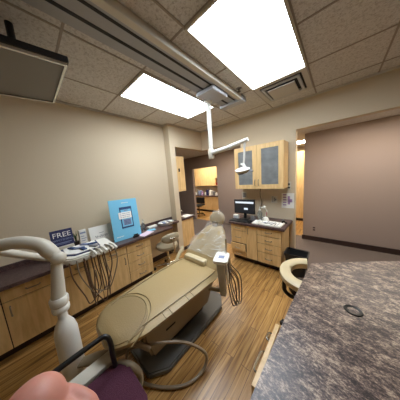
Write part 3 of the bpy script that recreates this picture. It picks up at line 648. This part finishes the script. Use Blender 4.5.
# assistant's instrument holder
t = thing('instrument_holder', 'white-topped assistant instrument holder with looped hoses beside the dental chair', 'instrument holder', (-.90, 1.28, 0), .38)
bm = NB(); prism(bm, rrect(.075, .105, .025), .735, .765, .004); obj('top_plate', bm, 'white', t, True)
obj('touch_pad', bx(((-.03, -.03, .765), (.03, .025, .768)), bev=.001), 'ink', t)
bm = NB(); loft(bm, [[(x*.75, y*.85-.01, .735) for x, y in rrect(.06, .09, .02)], [(x*.6, y*.5-.02, .52) for x, y in rrect(.06, .09, .02)], [(x*.5, y*.35, .32) for x, y in rrect(.06, .09, .02)]]); obj('body', bm, 'alu', t, True)
bm = NB(); tube(bm, [(0, .02, .36), (-.06, .03, .34), (-.20, .0, .36)], .022, 8, 3); obj('support_arm', bm, 'shroud', t, True)
for k in range(4):
    bm = NB(); x = .055+.012*(k % 2); y = -.05+.04*k
    tube(bm, [(x, y, .72), (x+.01, y, .60), (x+.012, y-.005, .50)], [.011, .012, .008], 8, 3); h = obj('handpiece', bm, ['white', 'hose_g', 'offwhite', 'chrome'][k], t, True)
    bm = NB(); tube(bm, [(x+.012, y-.005, .50), (x+.03, y, .35), (x+.05+.01*k, y+.03, .22-.02*k), (x+.08+.01*k, y+.08, .24-.02*k), (x+.07+.012*k, y+.09, .45), (x+.02, y+.03, .62), (x-.03, y+.02, .70)], .0065, 6, 6); obj('hose', bm, ['hose', 'hose_g', 'hose', 'hose_g'][k], t, True)
bm = NB(); tube(bm, [(.03, .09, .76), (.035, .10, .84), (.03, .11, .92)], [.012, .009, .013], 8, 3); obj('syringe', bm, 'chrome', t, True)

# floor hose from chair base
bm = NB(); tube(bm, [(-1.33, .36, .10), (-1.20, .36, .30), (-1.06, .45, .36), (-.90, .66, .30), (-.79, .80, .14), (-.78, .76, .03), (-.82, .62, .014), (-.93, .50, .014), (-1.05, .42, .014), (-1.18, .36, .014)], .0125, 8, 7)
tag(obj('floor_hose', bm, 'hose_g', smooth=True), 'grey-brown hose looping on the floor beside the dental chair base', 'hose')

# ---------------- delivery unit ----------------
t = thing('delivery_unit', 'white and beige dental delivery unit with instrument tray and hanging hoses', 'delivery unit', (-1.62, .03, 0))
def D(x, y, z): return (x+1.62, y-.03, z)
bm = lathe(NB(), [(.074, .02), (.078, .04), (.074, .49), (.062, .55), (.036, .60), (.03, .615), (.03, .67)], D(-1.58, .045, 0), 24); obj('lower_column', bm, 'white', t, True)
bm = lathe(NB(), [(.05, .66), (.056, .675), (.056, .70), (.048, .71), (.058, .725), (.06, .77), (.05, .785)], D(-1.60, .045, 0), 20); obj('collar', bm, 'white', t, True)
bm = NB(); tube(bm, [D(-1.60, .045, .775), D(-1.605, .06, .9), D(-1.61, .075, 1.05)], [.047, .04, .034], 14, 3); obj('upper_column', bm, 'offwhite', t, True)
bm = NB(); bmesh.ops.create_uvsphere(bm, u_segments=18, v_segments=12, radius=.05); xf(bm, T(*D(-1.60, .09, 1.085))); obj('joint', bm, 'offwhite', t, True)
bm = NB(); tube(bm, [D(-1.62, .085, 1.08), D(-1.64, .05, 1.15), D(-1.67, .01, 1.21), D(-1.74, -.1, 1.25), D(-1.82, -.25, 1.24)], [.04, .052, .048, .045, .04], 14, 4); obj('spring_arm', bm, 'offwhite', t, True)
bm = NB(); tube(bm, [D(-1.82, -.25, 1.24), D(-1.93, -.1, 1.10), D(-1.98, .08, .97), D(-1.98, .2, .94)], .03, 10, 4); obj('tray_arm', bm, 'offwhite', t, True)
bm = NB(); tube(bm, [D(-1.56, .05, .18), D(-1.46, .16, .2), D(-1.36, .30, .2), D(-1.28, .48, .2)], [.03, .05, .05, .03], 10, 4, flat=.6); obj('base_arm', bm, 'shroud', t, True)
bm = NB(); prism(bm, [(-.20, -.25), (.12, -.25), (.18, -.19), (.18, .12), (.12, .19), (-.20, .19)], -.03, .03, .012); xf(bm, T(*D(-1.95, .38, .945))); tr = obj('tray_head', bm, 'white', t, True)
bm = NB(); prism(bm, [(-.17, -.23), (.04, -.23), (.12, -.16), (.12, .06), (-.17, .08)], .03, .04); xf(bm, T(*D(-1.95, .38, .945))); obj('tray_rim', bm, 'navy', tr)
bm = NB(); prism(bm, [(-.155, -.215), (.035, -.215), (.105, -.15), (.105, .045), (-.155, .065)], .04, .044); xf(bm, T(*D(-1.95, .38, .945))); obj('tray_liner', bm, 'paper', tr)
for k in range(5):
    bm = NB(); y = .34+.045*k; tube(bm, [D(-1.85, y, .985), D(-1.76, y+.01, .99), D(-1.70, y+.02, .965)], [.008, .011, .013], 8, 3); hp = obj('handpiece', bm, ['white', 'offwhite', 'white', 'chrome', 'white'][k], tr, True)
for k in range(8):
    y = .16+.054*k; low = [.44, .50, .40, .46, .52, .42, .38, .50][k]; bm = NB(); y2 = .38+.10*math.sin(k*1.7)
    tube(bm, [D(-1.76, y, .95), D(-1.75, y+.005, .80), D(-1.78, (y*.7+y2*.3), .58), D(-1.83, (y+y2)/2, low), D(-1.88, y2+.01, .55), D(-1.92, y2, .78), D(-1.94, y2, .94)], .0058, 6, 6)
    obj('hose', bm, ['hose', 'hose_g', 'hose'][k % 3] if k % 4 else 'hose', tr, True)
CN = {'dkblue': 'dark blue', 'ink': 'pale blue-grey', 'grey': 'mid grey'}
for k, (dx, dy, mm, rz) in enumerate(((-.08, -.15, 'dkblue', .4), (-.02, -.10, 'ink', 1.0), (.04, -.08, 'dkblue', .2), (-.09, -.04, 'ink', .7), (.05, .01, 'grey', .5), (-.04, .02, 'dkblue', 1.3))):
    bm = NB(); box(bm, (-.045, -.02, 0), (.045, .02, .014), .006); xf(bm, T(-1.95+dx, .38+dy, .9895) @ RZ(rz))
    tag(obj('wrapped_instrument', bm, mm, smooth=True), 'small %s wrapped pack lying on the delivery unit tray' % CN[mm], 'instrument pack', CN[mm]+' packs on the delivery tray')

# ---------------- left stool ----------------
def stool_base(t, m, R=.26, z=.42):
    bm = NB(); tube(bm, [(0, 0, .09), (0, 0, z)], .022, 10); tube(bm, [(0, 0, .06), (0, 0, .2)], .034, 10); obj('gas_column', bm, 'chrome', t, True)
    for k in range(5):
        a = k*2*PI/5+.4; bm = NB(); tube(bm, [(0, 0, .10), (R*.5*math.cos(a), R*.5*math.sin(a), .085), (R*math.cos(a), R*math.sin(a), .065)], [.022, .018, .012], 8, 2); lg = obj('leg', bm, m, t, True)
        obj('caster', xf(lathe(NB(), [(.02, -.02), (.027, -.012), (.027, .012), (.02, .02)], seg=12), T(R*math.cos(a), R*math.sin(a), .027) @ RZ(a) @ RX(PI/2)), 'black', lg, True)
t = thing('stool', 'grey-tan wheeled stool tucked into the knee space under the counter', 'stool', (-2.28, 1.55, 0), -.15)
stool_base(t, 'chrome')
bm = lathe(NB(), [(.05, .40), (.17, .41), (.195, .44), (.19, .475), (.15, .49), (.03, .492)], seg=28); obj('seat', bm, 'vinyl_grey', t, True)
bm = NB(); bmesh.ops.create_icosphere(bm, subdivisions=3, radius=1)
for v in bm.verts: v.co = Vector((.21+v.co.x*.035-.18*(v.co.y*.17)**2*8, v.co.y*.17, .645+math.copysign(abs(v.co.z)**.8, v.co.z)*.085))
obj('backrest', bm, 'vinyl_grey', t, True)
bm = NB(); tube(bm, [(.05, 0, .40), (.20, 0, .39), (.27, 0, .45), (.255, 0, .63)], .013, 8, 4); box(bm, (.235, -.045, .635), (.26, .045, .66), .005); obj('back_bracket', bm, 'chrome', t, True)

# ---------------- near right stool with curved arm ----------------
t = thing('assistant_stool', 'cream assistant stool with curved wraparound arm beside the near counter', 'stool', (-.165, 1.54, 0), 0)
stool_base(t, 'black', .22, .5)
bm = lathe(NB(), [(.05, .50), (.13, .51), (.15, .54), (.14, .575), (.03, .59)], seg=26); obj('seat', bm, 'base_dark', t, True)
def arm_ring():
    bm = NB(); n = 26; rings = []
    for i in range(n+1):
        a = math.radians(100+ (270-100)*i/n); cx, cy = math.cos(a), math.sin(a)
        R0, R1 = .13, .215
        ex = 1.0; ey = 1.18
        z0, z1 = .655, .735; b = .018
        prof = [(R0, z0+b), (R0+b, z0), (R1-b, z0), (R1, z0+b), (R1+.004, z1-b), (R1-b, z1), (R0+b, z1), (R0, z1-b)]
        rings.append([(cx*r*ex, cy*r*ey, z) for r, z in prof])
    loft(bm, rings); return bm
obj('arm_pad', arm_ring(), 'vinyl_cream', t, True)
bm = NB(); tube(bm, [(-.02, -.05, .50), (-.1, -.10, .50), (-.16, -.12, .56), (-.155, -.12, .66)], .018, 8, 4); obj('arm_post', bm, 'black', t, True)

# ---------------- near right counter ----------------
poly = [(-.195, -.6), (-.184, .38), (-.166, .85), (-.13, 1.385), (.098, 1.555), (.6, 1.93), (1.6, 1.93), (1.6, -.6)]
t = thing('countertop', 'large near speckled mauve-grey laminate countertop at lower right', 'countertop', (0, 0, .86))
bm = NB(); prism(bm, poly, 0, .04, .004); obj('worktop', bm, 'lam', t)
bm = NB()
for k in range(24):
    a = 2*PI*k/24; a2 = 2*PI*(k+1)/24
    vs = [bm.verts.new((.085+r*math.cos(q), 1.0+r*math.sin(q), z)) for q, r, z in ((a, .022, .0405), (a2, .022, .0405), (a2, .034, .044), (a, .034, .044))]
    bm.faces.new(vs)
    vs = [bm.verts.new((.085+r*math.cos(q), 1.0+r*math.sin(q), z)) for q, r, z in ((a, .034, .044), (a2, .034, .044), (a2, .037, .0405), (a, .037, .0405))]
    bm.faces.new(vs)
obj('cable_grommet', bm, 'black', t)
t = thing('base_cabinet', 'maple cabinet under the near countertop with a drawer ajar', 'cabinet', (0, 0, 0))
bm = NB(); prism(bm, [(-.155, -.55), (-.15, .38), (-.135, .85), (-.11, 1.27), (.12, 1.42), (.57, 1.80), (1.55, 1.80), (1.55, -.55)], .1, .86); obj('body', bm, 'maple', t)
bm = NB(); prism(bm, [(-.09, -.5), (-.06, 1.15), (.16, 1.34), (.56, 1.72), (1.5, 1.72), (1.5, -.5)], 0, .1); obj('toe_kick', bm, 'kick', t)
d = obj('drawer', bx(((-.212, .445, .67), (-.192, .755, .842)), ((-.192, .46, .68), (-.12, .74, .80)), bev=.002), 'maple', t)
for yc in (.575, .71):
    hl = .05 if yc < .6 else .022; bm = NB()
    tube(bm, [(-.212, yc-hl, .79), (-.236, yc-hl*.85, .79), (-.238, yc, .79), (-.236, yc+hl*.85, .79), (-.212, yc+hl, .79)], .005, 6, 3)
    obj('handle', bm, 'chrome', d, True)
obj('door', bx(((-.156, .78, .11), (-.14, 1.2, .85)), ((-.166, -.5, .11), (-.15, .44, .85))), 'maple', t)

# ---------------- guest chair, lower left ----------------
t = thing('guest_chair', 'burgundy upholstered chair with black metal arm at lower left', 'chair', (-.86, .1, 0))
def G(x, y, z): return (x+.86, y-.1, z)
bm = NB(); prism(bm, [(x+.86, y-.1) for x, y in [(-1.115, -.30), (-1.115, .225), (-1.09, .25), (-1.02, .285), (-.76, .285), (-.70, .25), (-.68, -.30)]], .335, .412, .02); obj('seat', bm, 'burg', t, True)
bm = NB(); tube(bm, [G(-1.09, -.36, .62), G(-1.09, -.1, .65), G(-1.095, .15, .652), G(-1.085, .20, .645), G(-1.075, .215, .60), G(-1.07, .215, .50), G(-1.07, .22, .41)], .0155, 10, 4); obj('armrest', bm, 'black', t, True)
bm = NB(); box(bm, G(-1.225, -.18, .30), G(-1.125, .235, .408), .012); obj('side_panel', bm, 'offwhite', t, True)
bm = NB(); tube(bm, [G(-1.085, .24, .40), G(-1.03, .285, .385), G(-1.0, .325, .32), G(-.99, .335, .24), G(-.95, .27, .17), G(-.92, .05, .06), G(-.92, -.3, .0)], [.02, .022, .02, .016, .014], 8, 4); obj('leg', bm, 'shroud', t, True)
for x, y in ((-.74, .2), (-.74, -.25), (-1.07, -.25)):
    bm = NB(); tube(bm, [G(x, y, .36), G(x, y, 0)], .014, 8); obj('leg', bm, 'black', t, True)

# ---------------- person: hand reaching in over the guest chair ----------------
t = thing('person', 'bare pink curled hand of a person at the bottom left edge over the burgundy chair', 'person', (-0.334, -0.041, 1.271))
t.rotation_euler = (1.42778, .07302, .7213)
bm = NB()
def ell(c, rad, seg=20):
    q = bmesh.ops.create_icosphere(bm, subdivisions=3, radius=1)
    for v in q['verts']: v.co = Vector((v.co.x*rad[0], v.co.y*rad[1], v.co.z*rad[2]))+Vector(c)
tube(bm, [(-.16, -.22, .02), (-.10, -.14, .01), (-.045, -.06, 0), (-.02, -.02, 0)], [.046, .040, .032, .03], 16, 5)   # forearm and wrist
ell((-.008, .006, 0), (.040, .046, .044)); ell((.020, -.022, 0), (.036, .034, .044))
for k, zz in enumerate((.034, .013, -.011, -.033)):      # four curled fingers, index first
    L_ = (1.0, 1.08, 1.02, .86)[k]
    tube(bm, [(.005, -.004, zz), (.030, -.006, zz), (.058*L_+.004, -.012-.002*k, zz*.96), (.074*L_, -.028, zz*.92), (.076*L_, -.042*L_, zz*.9), (.060*L_, -.055*L_, zz*.9), (.036*L_, -.056*L_, zz*.88)], [.013, .0125, .0135, .012, .0115, .0105, .008], 12, 4)
tube(bm, [(-.012, -.022, .034), (.006, -.044, .052), (.026, -.054, .058), (.048, -.060, .052), (.062, -.066, .044)], [.016, .015, .0125, .013, .008], 12, 4)  # thumb
body = obj('body', bm, 'skin', t, True)
rm = body.modifiers.new('merge', 'REMESH'); rm.mode = 'VOXEL'; rm.voxel_size = .0028; rm.use_smooth_shade = True
sm = body.modifiers.new('smooth', 'SMOOTH'); sm.factor = .6; sm.iterations = 8
